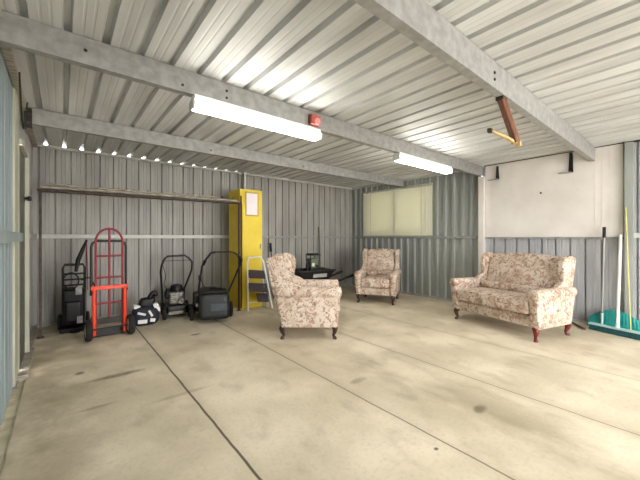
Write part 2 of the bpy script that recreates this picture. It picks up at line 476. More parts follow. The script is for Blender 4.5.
# ------------------------------------------------------------------ lights
def light_fixture(label, x0, x1, power):
    y = 2.60; z = 2.426; L = x1-x0; xc = (x0+x1)/2
    t = thing('ceiling_light', label, 'light', (xc, y, z), 0, 'fluorescent batten lights on the roof beam')
    bm = NB(); box(bm, (0, 0, -.022), (L-.02, .10, .042)); obj('housing', bm, 'white', t, bevel=.006)
    bm = NB()
    a = [(-.06,-.042), (.06,-.042), (.058,-.098), (.05,-.108), (-.05,-.108), (-.058,-.098)]
    prism(bm, a, 0, -L/2+.02, L/2-.02); obj('diffuser', bm, 'diffuser', t, bevel=.008)
    for s in (-1, 1):
        bm = NB(); prism(bm, [(q[0]*1.04, q[1]*1.01+.0) for q in a], 0, s*(L/2-.02), s*(L/2)); obj('end_cap', bm, 'white', t, bevel=.004)
light_fixture('near long white fluorescent light, left of the red box', .80, 2.12, 0)
light_fixture('far white fluorescent light nearest the blinded window', 3.46, 4.86, 0)

t = thing('alarm_box', 'small red box on the roof beam above the end of the near light', 'alarm', (2.035, 2.586, 2.50))
bm = NB(); box(bm, (0, -.028, 0), (.115, .055, .105), bev=.008); obj('case', bm, 'redbox', t)
bm = NB(); box(bm, (-.062, -.028, .0), (.018, .05, .1), bev=.004); obj('side_cover', bm, 'brownbox', t)
bm = NB(); lathe(bm, [(.036,0),(.034,.010),(.02,.014)], (.012, -.055, -.014), 'Y', 20)
for v in bm.verts: v.co.y = -.055-(v.co.y+.055)
lens = obj('lens', bm, 'pink', t)

# brown bar with brass arm under the near roof beam
t = thing('hanging_bar', 'brown wooden bar with brass arm hanging under the roof beam', 'bar', (2.715, 1.02, 2.405))
A, B, D = Vector((0,0,0)), Vector((.095,-.078,-.365)), Vector((-.055,.045,-.272))
bm = NB(); u, w = frame_of(B-A)
d = (B-A).normalized(); Rm = Matrix((u, w, d)).transposed().to_4x4()
box(bm, (A+B)/2, (.062, .04, (B-A).length), Rm, bev=.006); obj('wooden_bar', bm, 'copper', t)
bm = NB(); box(bm, A+Vector((.012,0,-.012)), (.085, .06, .03), bev=.005); obj('top_bracket', bm, 'darksteel', t)
bm = NB(); tube(bm, [B+Vector((.012,-.01,-.01)), (B+D)/2+Vector((0,-.012,-.004)), D], [.017,.014,.012]); obj('arm', bm, 'brass', t, smooth=50)
bm = NB(); lathe(bm, [(.0,-.028),(.02,-.018),(.026,0),(.02,.018),(.0,.028)][1:-1], B+Vector((.012,-.012,-.008)), 'Y', 14); obj('knuckle', bm, 'brass', t, smooth=50)
bm = NB(); box(bm, D+Vector((-.012,.01,.004)), (.045,.03,.035), bev=.006); obj('catch', bm, 'darksteel', t)

# cable loop at the left wall
bm = NB()
tube(bm, smooth_path([(XL+.07, 3.35, 2.56), (XL+.065, 3.55, 2.36), (XL+.065, 3.72, 2.235), (XL+.06, 3.9, 2.30), (XL+.07, 4.0, 2.5), (XL+.07, 4.06, 2.56)], 8), .006, 6)
tag(obj('cable', bm, 'cable', smooth=60), 'dark cable looping down the left wall top above the cream post', 'cable')

# ------------------------------------------------------------------ window, blind
t = None
bm = NB()
yc, zc = (WY0+WY1)/2, (WZ0+WZ1)/2
for (c, s) in (((XR+.02, WY0+.10, zc), (.06, .20, WZ1-WZ0)), ((XR+.02, WY1-.08, zc), (.06, .16, WZ1-WZ0)),
               ((XR+.02, yc, WZ0+.05), (.06, WY1-WY0-.36, .10)), ((XR+.02, yc, WZ1-.06), (.06, WY1-WY0-.36, .12)),
               ((XR+.02, yc, zc), (.05, .15, WZ1-WZ0-.2))):
    box(bm, c, s)
wf = struct('window_1', bm, 'cream')
for s in (-1, 1):
    bm = NB(); box(bm, (XR+.03, yc+s*.46, zc), (.005, .86, WZ1-WZ0-.09)); struct('pane', bm, 'glass', wf)
t = thing('venetian_blind', 'cream venetian blind closed over the window behind the far light', 'blind', (XR-.062, yc, WZ0-.01))
H = WZ1-WZ0+.02; Wd = 1.955
bm = NB(); box(bm, (0, 0, H-.02), (.036, Wd, .045), bev=.004); obj('head_rail', bm, 'cream', t)
bm = NB(); ns = 25
for k in range(ns):
    z = .03 + (H-.085)*(k+.5)/ns
    pts = []
    for j in range(4):
        a = j/3-.5
        pts.append((-a*.010-.003*(1-4*a*a), a*.055))
    q = [(p[0], p[1]+z) for p in pts] + [(p[0]+.0012, p[1]+z) for p in pts[::-1]]
    prism(bm, q, 1, -Wd/2, Wd/2)
obj('slats', bm, 'blind', t)
bm = NB(); box(bm, (0, 0, .012), (.02, Wd, .02), bev=.003); obj('bottom_rail', bm, 'cream', t)
for y in (-.72, 0, .72):
    bm = NB(); box(bm, (-.013, y, H/2), (.0015, .010, H-.05)); obj('ladder_tape', bm, 'cream', t)
bm = NB(); tube(bm, [(-.022, -.85, H-.04), (-.022, -.85, .08)], .004, 6); obj('cord', bm, 'white', t)

# ------------------------------------------------------------------ white panel on the right wall
t = thing('wall_board', 'large white wall panel mounted above the sofa on the right wall', 'panel', (XR-.03, 1.61, 1.288))
bm = NB(); box(bm, (0, 0, .655), (.012, 1.84, 1.302)); obj('board', bm, 'whiteboard', t)
bm = NB()
for y in (-.9, -.78, -.70, -.62): box(bm, (-.0075, y, .655), (.003, .012, 1.30))
obj('batten', bm, 'whiteboard', t)
bm = NB(); lathe(bm, [(.016,0),(.016,.004)], (-.009, .055, .722), 'X', 14); obj('cable_hole', bm, 'hole', t)
for (y, z) in ((.02,.70),(.1,.69),(.055,.66),(.0,.65),(.11,.65),(-.42,.72),(.5,.62)):
    bm = NB(); lathe(bm, [(.0055,0),(.0055,.003)], (-.0085, y, z), 'X', 8); obj('screw', bm, 'greyplate', t)
def wbracket(label, y, z1, z0):
    t = thing('wall_bracket', label, 'bracket', (XR-.045, y, z0), 0, 'black brackets on the white panel')
    h = z1-z0
    bm = NB(); prism(bm, [(-.018,h), (.018,h), (.03,.0), (-.03,.0)], 0, -.012, .0); obj('back_plate', bm, 'black', t, bevel=.003)
    bm = NB(); prism(bm, [(-.006,h*.5), (-.006,.03), (-.055,.012), (-.055,.008), (-.006,.008)], 1, -.006, .006); obj('gusset', bm, 'black2', t)
    bm = NB(); box(bm, (-.03, .065, .0), (.055, .17, .014), bev=.002); obj('arm', bm, 'galv', t)
wbracket('black wall bracket high on the white panel, nearer the window', 2.32, 2.56, 2.325)
wbracket('black wall bracket on the white panel beside the near roof beam', 1.27, 2.585, 2.28)

# ------------------------------------------------------------------ wing furniture
def cabriole(bm, s):
    sx, sy = s
    pts = [(0,0,.19), (sx*.006,sy*.008,.165), (sx*.022,sy*.024,.13), (sx*.014,sy*.016,.085), (sx*.002,sy*.002,.045), (sx*.012,sy*.014,.022), (sx*.018,sy*.02,.006), (sx*.018,sy*.02,0)]
    tube(bm, pts, [.042,.042,.036,.025,.017,.022,.026,.024], 12)

def wing_seat(name, label, cat, loc, rot, W, zt, za, legx, woods, group=None, tuft=False):
    t = thing(name, label, cat, loc, rot, group); wi = .045 if tuft else .018
    hw = W/2; at = .115                                    # outer half width, arm thickness
    # seat frame
    bm = NB(); rcube(bm, (0, .0, .235), (W-2*.05, .69, .15), .03); obj('seat_frame', bm, 'fabric', t, smooth=80)
    # seat cushion
    iw = W-2*at-.01
    bm = NB()
    rcube(bm, (0, -.10, .405), (iw, .62, .165), .045, lambda p: (p.x, p.y, p.z + (.022 if p.z > 0 else 0)*(1-(2*p.x/iw)**2)*(1-(p.y/.31)**2)), 8)
    cu = obj('seat_cushion', bm, 'fabric', t, smooth=80)
    bm = NB()
    for z in (.335, .475): tube(bm, [(-iw/2+.03, -.402, z), (iw/2-.03, -.402, z)], .007, 6)
    obj('piping', bm, 'fabric', cu, smooth=60)
    # upholstered back, leaning and slightly domed on top
    bw = W-2*(wi+.057); z0 = .30; hb = zt-z0
    def fb(p):
        u = 2*p.x/bw; v = (p.z/hb+.5)
        y = p.y
        if p.y < 0:
            y -= .045*(1-u*u)*math.sin(PI*min(1, max(0, v)))
            if tuft: y += .012*abs(math.sin(PI*(u*3.0+v*2))*math.sin(PI*(u*3.0-v*2)))
        return (p.x, y+.155*v+.0, p.z + (.035*(1-u*u) if v > .5 else 0)*(v-.5)*2 - .02)
    bm = NB(); rcube(bm, (0, .265, z0+hb/2), (bw, .15, hb), .06, fb, 14); bk = obj('backrest', bm, 'fabric', t, smooth=80)
    # lumbar roll, the plain band at the foot of the back
    bm = NB(); rcube(bm, (0, .165, .54), (iw-.02, .12, .12), .05); obj('lower_roll', bm, 'fabric', bk, smooth=80)
    # wings
    for s in (-1, 1):
        pts = [(.36,.50), (.42,.75), (.495,zt-.08), (.49,zt-.03), (.43,zt+.0), (.36,zt+.012), (.285,zt-.005), (.23,zt-.05), (.205,zt-.11), (.21,zt-.19), (.225,zt-.27), (.225,zt-.32), (.16,za+.04), (.09,za-.005), (.06,za-.08)]
        sp = smooth_path([(p[0], p[1], 0) for p in pts], 3)
        bm = NB(); prism(bm, [(p.x, p.y) for p in sp], 0, s*(hw-wi-.08), s*(hw-wi))
        o = obj('wing', bm, 'fabric', t, smooth=60, bevel=.026, seg=4)
    # arms with rolled tops
    for s in (-1, 1):
        R = .072; zc_ = za-R; prof = [(s*(hw-.115), .165), (s*(hw-.012), .165), (s*(hw-.004), zc_-.07)]
        cx = hw-.055
        for k in range(17):
            a = math.radians(-48 + k*16.5)
            prof.append((s*(cx+R*math.cos(a)), zc_+R*math.sin(a)))
        prof.append((s*(hw-.115), zc_-.06))
        def sh(v, f):
            k = (v.z-.165)/(za-.165)
            return Vector((v.x, v.y - .055*(1-f)*k + (.085*k-.055)*f, v.z))
        q = []
        for p0, p1 in zip(prof, prof[1:]+prof[:1]):
            m_ = max(1, int(math.hypot(p1[0]-p0[0], p1[1]-p0[1])/.09)); q += [(p0[0]+(p1[0]-p0[0])*k/m_, p0[1]+(p1[1]-p0[1])*k/m_) for k in range(m_)]
        bm = NB(); soft_prism(bm, q, -.365, .385, .018, sh)
        ar = obj('arm', bm, 'fabric', t, smooth=50)
        bm = NB(); lathe(bm, [(.05,0),(.046,.008),(.03,.012)], (s*cx, -.412, zc_), 'Y', 20)
        for v in bm.verts: v.co.y = -.412-(v.co.y+.412)
        obj('scroll_front', bm, 'fabric', ar, smooth=40)
    # outside back panel
    bm = NB()
    prism(bm, [(.31,.165), (.34,.165), (.525,zt-.06), (.505,zt-.02), (.45,zt-.05)], 0, -hw+wi+.017, hw-wi-.017); obj('back_panel', bm, 'fabric', t, bevel=.01)
    for i, (sx, sy) in enumerate(((-1,-1), (1,-1), (-1,1), (1,1))):
        bm = NB(); cabriole(bm, (sx, sy))
        obj('leg', bm, woods[i], t, smooth=60, loc=(sx*legx, -.32 if sy < 0 else .305, 0))
    return t

G = 'matching floral wingback armchairs'
wing_seat('wingback_armchair', 'floral wingback armchair turned sideways in front of the step ladder', 'armchair', (2.60, 3.40, 0), math.radians(50.5), .79, 1.045, .665, .30, ['darkwood','darkwood','darkwood','darkwood'], G)
wing_seat('wingback_armchair', 'floral wingback armchair facing the room below the blinded window', 'armchair', (4.98, 4.18, 0), math.radians(-60), .80, 1.03, .625, .32, ['darkwood','darkwood','darkwood','darkwood'], G)
wing_seat('wingback_sofa', 'two-seat floral wingback sofa with red-brown legs below the white panel', 'sofa', (4.965, 1.78, 0), math.radians(-105), 1.33, 1.03, .64, .585, ['darkwood','mahogany','darkwood','mahogany'], None, True)

# ------------------------------------------------------------------ pole rack along the back
rx0, ry0, rx1, ry1 = -.215, 5.36, 2.395, 5.15
t = thing('pole_rack', 'dark steel rack across the back holding long metal rods overhead', 'rack', (0,0,0))
for (x, y) in ((rx0, ry0), (rx1, ry1)):
    bm = NB(); box(bm, (x, y, .94), (.028, .028, 1.872), bev=.003); u = obj('upright', bm, 'rack' if x < 0 else 'seal', t)
    bm = NB(); box(bm, (x, y, .005), (.07, .07, .01)); obj('foot_plate', bm, 'rack', u)
ang = math.atan2(ry1-ry0, rx1-rx0); Ln = math.hypot(rx1-rx0, ry1-ry0)
bm = NB(); box(bm, ((rx0+rx1)/2, (ry0+ry1)/2+.02, 1.886), (Ln+.05, .13, .026), ang); obj('lower_rail', bm, 'rack', t, bevel=.003)
for i in range(14):
    f = (i+.5)/14
    bm = NB(); box(bm, (rx0+(rx1-rx0)*f, ry0+(ry1-ry0)*f+.02, 1.945), (.02, .012, .085), ang); obj('peg', bm, 'rack', t)
for i, (dy, dz, r, x0, x1, mm) in enumerate(((-.022, 1.924, .019, 0, .98, 'rod'), (.062, 1.928, .022, .0, .93, 'rack'), (-.018, 1.962, .013, .02, .85, 'rod'))):
    bm = NB()
    tube(bm, [(rx0+(rx1-rx0)*f, ry0+(ry1-ry0)*f+dy, dz+.004*math.sin(f*5+i)) for f in (x0, .25, .5, .75, x1)], r, 10)
    tag(obj('long_rod', bm, mm, smooth=60), ('thick pale rod at the front of the overhead rack', 'dark brown rod behind the pegs of the overhead rack', 'thin pale rod on top of the overhead rack')[i], 'rod', 'long rods on the overhead rack')

# ------------------------------------------------------------------ yellow locker
LX0, LX1, LY0, LY1, LZ = 2.43, 2.873, 5.165, 5.665, 2.15
t = thing('locker', 'tall yellow metal locker with a white sheet taped to its door', 'locker', ((LX0+LX1)/2, (LY0+LY1)/2, 0), 0)
w, d = LX1-LX0, LY1-LY0
bm = NB(); box(bm, (0, .012, LZ/2), (w, d-.024, LZ)); obj('body', bm, 'yellow', t, bevel=.006)
bm = NB(); box(bm, (.012, -d/2+.008, LZ/2-.10), (w-.05, .02, LZ-.24-.1)); dr = obj('door', bm, 'yellow', t, bevel=.004)
bm = NB(); box(bm, (-w/2+.016, -d/2+.004, LZ/2-.05), (.022, .012, LZ-.16)); obj('dark_edge', bm, 'seal', t)
bm = NB(); box(bm, (0, -d/2+.006, .05), (w-.02, .012, .08)); obj('plinth', bm, 'yellow', t)
bm = NB(); box(bm, (.012, -d/2-.004, 1.38), (w-.10, .006, .008)); obj('door_ridge', bm, 'yellow', dr)
for k in range(4):
    bm = NB(); box(bm, (w/2-.06, -d/2-.004, .42+.05*k), (.02, .006, .014)); obj('vent_slot', bm, 'yellow', dr)
bm = NB(); box(bm, (w/2-.05, -d/2-.008, 1.12), (.022, .02, .09), bev=.004); obj('handle', bm, 'galv', dr)
bm = NB(); box(bm, (.0, -d/2-.005, 1.885), (.26, .004, .44)); fr = obj('paper_border', bm, 'paperedge', t)
bm = NB(); box(bm, (.0, -d/2-.009, 1.885), (.215, .003, .385)); obj('paper_sheet', bm, 'paper', fr)

# ------------------------------------------------------------------ step ladder
t = thing('step_ladder', 'white folding step ladder with dark treads in front of the yellow locker', 'ladder', (2.72, 4.99, 0))
f0 = {-1: Vector((-.215, .03, 0)), 1: Vector((.225, -.05, 0))}
f1 = {-1: Vector((-.20, .085, .90)), 1: Vector((.085, .045, .90))}
bm = NB()
loop = [f0[-1], f0[-1].lerp(f1[-1], .93), f1[-1]+Vector((.03,0,.03)), f1[1]+Vector((-.04,0,.035)), f0[1].lerp(f1[1], .93), f0[1]]
tube(bm, loop, .0145, 8); obj('front_frame', bm, 'white', t, smooth=50)
bm = NB()
tube(bm, [(-.17, .13, 0), (-.175, .10, .52), (-.165, .092, .56)], .012, 8); tube(bm, [(.20, .10, 0), (.12, .10, .5), (.10, .092, .56)], .012, 8)
tube(bm, [(-.17, .12, .12), (.185, .10, .12)], .010, 8); obj('rear_frame', bm, 'white', t, smooth=50)
for z, k in ((.20, .55), (.385, 1), (.62, 1)):
    a = f0[-1].lerp(f1[-1], z/.9); b = f0[1].lerp(f1[1], z/.9); c = (a+b)/2 + (b-a)*(1-k)*.35
    bm = NB(); box(bm, (c.x, c.y+.01, z), (((b-a).length-.03)*k, .17, .024), math.atan2(b.y-a.y, b.x-a.x), bev=.004)
    Rt = Matrix.Rotation(math.radians(48), 4, 'X')
    for v in bm.verts: v.co = Vector((c.x, c.y, z)) + (Rt @ (v.co-Vector((c.x, c.y, z))))
    obj('tread', bm, 'tread', t)

# ------------------------------------------------------------------ wheel helper
def wheel(parent, c, R, w, rot=0, hubm='red', axis='X'):
    bm = NB()
    prof = [(R*.62,-w*.42), (R*.86,-w*.5), (R*.97,-w*.3), (R,0), (R*.97,w*.3), (R*.86,w*.5), (R*.62,w*.42)]
    lathe(bm, prof, (0,0,0), axis, 28); o = obj('wheel', bm, 'rubber', parent, smooth=50, loc=c); o.rotation_euler.z = rot
    bm = NB(); lathe(bm, [(R*.60,-w*.44),(R*.3,-w*.5),(R*.16,-w*.62),(R*.16,w*.62),(R*.3,w*.5),(R*.60,w*.44)], (0,0,0), axis, 20)
    obj('hub', bm, hubm, o, smooth=40)
    return o

# ------------------------------------------------------------------ hand truck
t = thing('hand_truck', 'tall red two-wheeled hand truck standing beside the black pressure washer', 'hand truck', (.472, 4.86, 0), math.radians(2))
X0 = .165
for s in (-1, 1):
    bm = NB(); tube(bm, [(s*.165, -.03, .05), (s*.165, -.03, .66)], .022, 10); obj('lower_rail', bm, 'orange', t, smooth=50)
    bm = NB(); tube(bm, [(s*.145, .0, .10), (s*.145, .0, 1.2)], .013, 10); obj('upright', bm, 'crimson', t, smooth=50)
bm = NB(); pts = [(-.145,0,1.19)]
for k in range(13):
    a = PI - PI*k/12; pts.append((.145*math.cos(a), 0, 1.23+.165*math.sin(a)))
pts.append((.145,0,1.19)); tube(bm, pts, .013, 10); obj('top_hoop', bm, 'crimson', t, smooth=50)
bm = NB(); tube(bm, [(0,.004,.18), (0,.004,1.39)], .013, 10); obj('centre_bar', bm, 'crimson', t, smooth=50)
for z in (1.045, .77, .44):
    bm = NB(); tube(bm, [(-.145,0,z), (.145,0,z)], .012, 8); obj('cross_bar', bm, 'crimson', t, smooth=50)
bm = NB(); box(bm, (0, -.034, .645), (.40, .03, .05), bev=.006); obj('main_cross_bar', bm, 'orange', t)
bm = NB(); tube(bm, [(-.188,.03,.55), (-.188,.03,1.16), (-.175,.03,1.21), (-.14,.03,1.235), (.14,.03,1.235), (.175,.03,1.21), (.188,.03,1.16), (.188,.03,.55)], .015, 8); obj('rear_handle', bm, 'black2', t, smooth=50)
for s in (-1, 1):
    bm = NB(); box(bm, (s*.185, -.005, .62), (.04, .06, .06), bev=.006); obj('clamp', bm, 'black', t)
bm = NB(); box(bm, (0, .0, .215), (.36, .03, .075), bev=.004); obj('axle_plate', bm, 'darksteel', t)
bm = NB(); box(bm, (0, .15, .012), (.36, .20, .012)); box(bm, (0, .056, .06), (.36, .012, .10)); obj('toe_plate', bm, 'black2', t)
bm = NB(); tube(bm, [(-.24,-.07,.135), (.24,-.07,.135)], .011, 8); obj('axle', bm, 'darksteel', t)
for s in (-1, 1): wheel(t, (s*.225, -.07, .135), .133, .07, 0, 'galv')

# ------------------------------------------------------------------ pressure washer
t = thing('pressure_washer', 'black upright pressure washer with hose and lance by the back corner', 'pressure washer', (.125, 5.56, 0), math.radians(-3))
t.scale = (.84, 1, .99)
bm = NB(); rcube(bm, (0, 0, .33), (.30, .24, .52), .05); obj('body', bm, 'black', t, smooth=80)
bm = NB(); rcube(bm, (.0, -.1, .27), (.22, .09, .30), .035); obj('front_cover', bm, 'black2', t, smooth=80)
bm = NB(); box(bm, (.07, -.128, .56), (.085, .012, .115), bev=.004)
obj('label_plate', bm, 'greyplate', t)
bm = NB(); box(bm, (.085, -.148, .16), (.075, .012, .10), bev=.004); obj('lower_label_plate', bm, 'greyplate', t)
bm = NB(); tube(bm, [(-.14,.06,.5), (-.145,.05,.86), (-.12,.05,.91), (.12,.05,.91), (.145,.05,.86), (.14,.06,.5)], .018, 10); obj('handle', bm, 'black2', t, smooth=50)
bm = NB()
for z in (.62, .70, .78): tube(bm, [(-.14,.05,z), (.14,.05,z)], .012, 8)
obj('hose_rest', bm, 'black2', t, smooth=50)
bm = NB(); box(bm, (0, -.05, .03), (.34, .26, .06), bev=.01); obj('base', bm, 'black', t)
for s in (-1, 1): wheel(t, (s*.185, .09, .11), .11, .05, 0, 'charcoal')
# coiled hose
bm = NB(); pts = []
for k in range(49):
    a = 2*PI*k/16; pts.append((-.03+.10*math.cos(a), -.125-.012*(k/16), .70+.11*math.sin(a)))
tube(bm, pts, .010, 7); obj('coiled_hose', bm, 'rubber', t, smooth=60)
bm = NB(); tube(bm, smooth_path([(.10,-.12,.70), (.22,-.14,.72), (.30,-.18,.50), (.26,-.24,.22), (.10,-.26,.03), (-.05,-.22,.02), (.10,-.16,.02), (.26,-.2,.02)], 8), .009, 7); obj('loose_hose', bm, 'rubber', t, smooth=60)
bm = NB(); tube(bm, [(.03,-.09,.82), (.06,-.08,.98), (.125,-.06,1.14), (.175,-.05,1.26)], [.022,.034,.026,.014], 10); ln = obj('trigger_gun', bm, 'black', t, smooth=50)
bm = NB(); tube(bm, [(.17,-.05,1.25), (.19,-.05,.55)], .0075, 8); obj('lance', bm, 'crimson', ln, smooth=50)

# ------------------------------------------------------------------ small bag
t = thing('tool_bag', 'small navy and black bag with white patches on the floor beside the hand truck', 'bag', (.955, 5.22, 0), math.radians(-4))
t.scale = (1.08, 1.0, 1.12)
def lump(p):
    return (p.x*(1-.25*(p.z+.1)), p.y*(1-.3*(p.z+.1)), p.z*(1+.12*math.sin(7*p.x+2)))
bm = NB(); rcube(bm, (0, 0, .125), (.34, .26, .235), .09, lump, 8); bag = obj('bag_body', bm, 'navy', t, smooth=80)
bm = NB(); rcube(bm, (.01, .02, .275), (.20, .14, .15), .05, lambda p: (p.x+.3*max(0, p.z), p.y, p.z*(1+.5*max(0, p.x*4)))); obj('top_flap', bm, 'black', t, smooth=80)
bm = NB(); tube(bm, smooth_path([(.03,.0,.30), (.06,0,.37), (.10,0,.41), (.13,0,.36)], 5), [.03]*15+[.02], 8); obj('handle', bm, 'black', t, smooth=60)
for (c, s, a) in (((-.06,-.131,.165), (.10,.012,.028), .35), ((.045,-.133,.16), (.028,.012,.09), -.5), ((-.05,-.135,.065), (.11,.012,.05), .05), ((.07,-.135,.07), (.06,.012,.045), .2)):
    bm = NB(); box(bm, c, s, Matrix.Rotation(a, 4, 'Y'), bev=.004); obj('white_patch', bm, 'whitevinyl', t)
bm = NB(); rcube(bm, (.125, -.03, .215), (.07, .12, .11), .015, lambda p: (p.x-.3*p.z, p.y, p.z)); obj('side_panel', bm, 'whitevinyl', t, smooth=80)
bm = NB(); rcube(bm, (-.11, -.03, .245), (.08, .10, .05), .012, lambda p: (p.x, p.y, p.z-.2*p.x)); obj('side_panel', bm, 'whitevinyl', t, smooth=80)

# ------------------------------------------------------------------ lawn edger / small mower
t = thing('push_mower', 'small black petrol mower with grey engine and hooped handle, left of the large mower', 'mower', (1.44, 5.47, 0), math.radians(-9))
bm = NB(); rcube(bm, (0, 0, .15), (.31, .46, .14), .05); obj('deck', bm, 'black2', t, smooth=80)
bm = NB(); rcube(bm, (0, -.02, .31), (.22, .24, .20), .035); en = obj('engine', bm, 'alloy', t, smooth=80)
bm = NB()
for k in range(5): box(bm, (.0, -.145, .25+.03*k), (.17, .02, .010))
obj('cooling_fin', bm, 'alloy', en)
bm = NB(); lathe(bm, [(.10,0),(.105,.04),(.08,.10),(.03,.115)], (.01, .0, .405), 'Z', 22); obj('engine_cover', bm, 'black', t, smooth=50)
bm = NB(); rcube(bm, (-.12, .02, .36), (.09, .16, .13), .03); obj('fuel_tank', bm, 'black', t, smooth=80)
bm = NB(); lathe(bm, [(.03,0),(.03,.035)], (-.12, -.02, .42), 'Z', 14); obj('fuel_cap', bm, 'black', t)
bm = NB(); box(bm, (-.02, -.235, .10), (.22, .02, .05), bev=.006); obj('front_plate', bm, 'alloy', t)
bm = NB(); lathe(bm, [(.045,0),(.045,.06)], (.06, -.19, .27), 'Y', 16); obj('muffler', bm, 'alloy', t, smooth=50)
for (x, y) in ((-.185,-.20), (.185,-.20), (-.185,.17), (.185,.17)): wheel(t, (x, y, .105), .105, .05, 0, 'charcoal')
bm = NB()
tube(bm, [(-.185,.12,.20), (-.205,.10,.55), (-.22,.06,.72), (-.205,.05,.83), (-.165,.04,.93), (-.12,.04,.975), (.14,.04,.985), (.20,.04,.94), (.255,.04,.87), (.25,.05,.74), (.215,.07,.63), (.14,.10,.42), (.13,.12,.2)], .0155, 9); h = obj('handle', bm, 'black2', t, smooth=60)
bm = NB(); tube(bm, [(-.16,.03,.90), (.22,.03,.905)], .005, 6); obj('control_bar', bm, 'black2', h)
bm = NB(); tube(bm, smooth_path([(-.19,.04,.84), (-.15,.02,.66), (-.17,.02,.5), (-.08,0,.42)], 6), .005, 6); obj('throttle_cable', bm, 'cable', t)

# ------------------------------------------------------------------ large mower with catcher
t = thing('lawn_mower', 'large black lawn mower with charcoal grass catcher beside the yellow locker', 'mower', (1.825, 4.84, 0), math.radians(-17))
bm = NB(); rcube(bm, (-.03, .28, .20), (.50, .50, .16), .06); obj('deck', bm, 'black2', t, smooth=80)
bm = NB(); rcube(bm, (-.05, .30, .36), (.30, .30, .20), .06); obj('engine', bm, 'black', t, smooth=80)
def catch(p): return (p.x*(1+.10*p.z), p.y*(1-.4*(p.z)), p.z + (.02*(1-(p.x/.25)**2) if p.z > 0 else 0))
bm = NB(); rcube(bm, (.0, -.10, .245), (.44, .36, .37), .06, catch, 8); ct = obj('grass_catcher', bm, 'charcoal', t, smooth=80)
bm = NB(); box(bm, (-.01, -.02, .455), (.41, .30, .035), bev=.012); obj('catcher_lid', bm, 'black', ct)
bm = NB(); tube(bm, [(-.06,-.08,.47), (-.05,-.09,.50), (.10,-.09,.50), (.11,-.08,.47)], .010, 8); obj('catcher_handle', bm, 'black', ct, smooth=50)
bm = NB(); box(bm, (.06, -.292, .25), (.24, .008, .11), Matrix.Rotation(-.22, 4, 'X'), bev=.003); obj('catcher_reflection', bm, 'bluegrey', ct)  # thin plate coloured as the bluish reflection on the catcher
bm = NB(); rcube(bm, (-.25, -.02, .36), (.10, .22, .18), .03); obj('side_shroud', bm, 'black', t, smooth=80)
bm = NB(); box(bm, (-.245, -.135, .27), (.03, .012, .05), bev=.004); obj('side_lever', bm, 'greyplate', t)
wheel(t, (-.31, .06, .125), .125, .055, 0, 'charcoal'); wheel(t, (.27, .10, .125), .125, .055, 0, 'charcoal')
wheel(t, (-.28, .48, .10), .10, .05, 0, 'charcoal'); wheel(t, (.25, .48, .10), .10, .05, 0, 'charcoal')
bm = NB()
tube(bm, [(-.225,.08,.36), (-.19,.03,.66), (-.165,-.01,.84), (-.10,-.05,.96), (-.04,-.08,1.045), (.03,-.09,1.06)], .0155, 9)
tube(bm, [(.03,-.09,1.06), (.22,-.10,1.06), (.30,-.10,1.045)], .011, 8)
tube(bm, [(.30,-.10,1.045), (.375,-.09,1.0), (.415,-.07,.93), (.405,-.05,.86), (.29,.04,.55), (.23,.08,.40)], .0155, 9)
h = obj('handle', bm, 'black2', t, smooth=60)
bm = NB(); tube(bm, [(.37,-.078,.99), (.415,-.07,.93), (.405,-.05,.87)], .024, 10); obj('grip', bm, 'rubber', h, smooth=60)
bm = NB(); box(bm, (-.195,.02,.66), (.045,.04,.08), bev=.008); obj('throttle_lever', bm, 'black', h)
bm = NB(); tube(bm, [(-.15,-.03,.86), (-.12,-.05,.93)], .022, 10); obj('grip', bm, 'rubber', h, smooth=60)
bm = NB(); tube(bm, smooth_path([(-.19,.02,.68), (-.15,.06,.55), (-.10,.16,.48)], 6), .006, 6); obj('cable', bm, 'cable', t)

# ------------------------------------------------------------------ wheelbarrow behind the side-on armchair
t = thing('wheelbarrow', 'black wheelbarrow with a white label behind the side-on armchair', 'wheelbarrow', (4.10, 5.22, 0), math.radians(-9))
bm = NB()
zt_, zb_ = .60, .33
top = [(-.46,-.26), (.40,-.26), (.40,.26), (-.46,.26)]; bot = [(-.22,-.18), (.22,-.18), (.22,.18), (-.22,.18)]
A = [bm.verts.new((x, y, zt_)) for x, y in top]; B = [bm.verts.new((x, y, zb_)) for x, y in bot]
ti = [bm.verts.new((x*.95, y*.93, zt_)) for x, y in top]; bi = [bm.verts.new((x*.93, y*.93, zb_+.015)) for x, y in bot]
bm.faces.new(B[::-1]); bm.faces.new(bi)
for k in range(4):
    j = (k+1) % 4
    bm.faces.new((A[k], A[j], B[j], B[k])); bm.faces.new((ti[j], ti[k], bi[k], bi[j])); bm.faces.new((A[j], A[k], ti[k], ti[j]))
tray = obj('tray', bm, 'black', t, bevel=.012)
bm = NB(); tube(bm, [(-.46,-.26,.602), (.40,-.26,.602), (.40,.26,.602), (-.46,.26,.602)], .016, 8, closed=True); obj('rim', bm, 'black2', tray, smooth=50)
bm = NB(); box(bm, (.04, -.232, .50), (.32, .006, .075), Matrix.Rotation(math.radians(16.5), 4, 'X')); obj('label_plate', bm, 'greyplate', tray)
for s in (-1, 1):
    bm = NB(); tube(bm, [(-.56, s*.05, .19), (-.25, s*.16, .30), (.22, s*.22, .325), (.52, s*.25, .375), (.90, s*.28, .48)], .025, 9); h = obj('handle', bm, 'black2', t, smooth=50)
    bm = NB(); tube(bm, [(.98-.20, s*.273, .447), (.94, s*.283, .492)], .029, 10); obj('grip', bm, 'rubber', h, smooth=50)
    bm = NB(); tube(bm, [(.10, s*.20, .325), (.16, s*.20, .03), (.23, s*.20, .012), (.32, s*.21, .33)], .014, 8); obj('leg', bm, 'black2', t, smooth=50)
wheel(t, (-.52, 0, .19), .19, .09, 0, 'galv', axis='Y')
bm = NB(); tube(bm, [(-.52,-.075,.19), (-.52,.075,.19)], .012, 8); obj('axle', bm, 'darksteel', t)

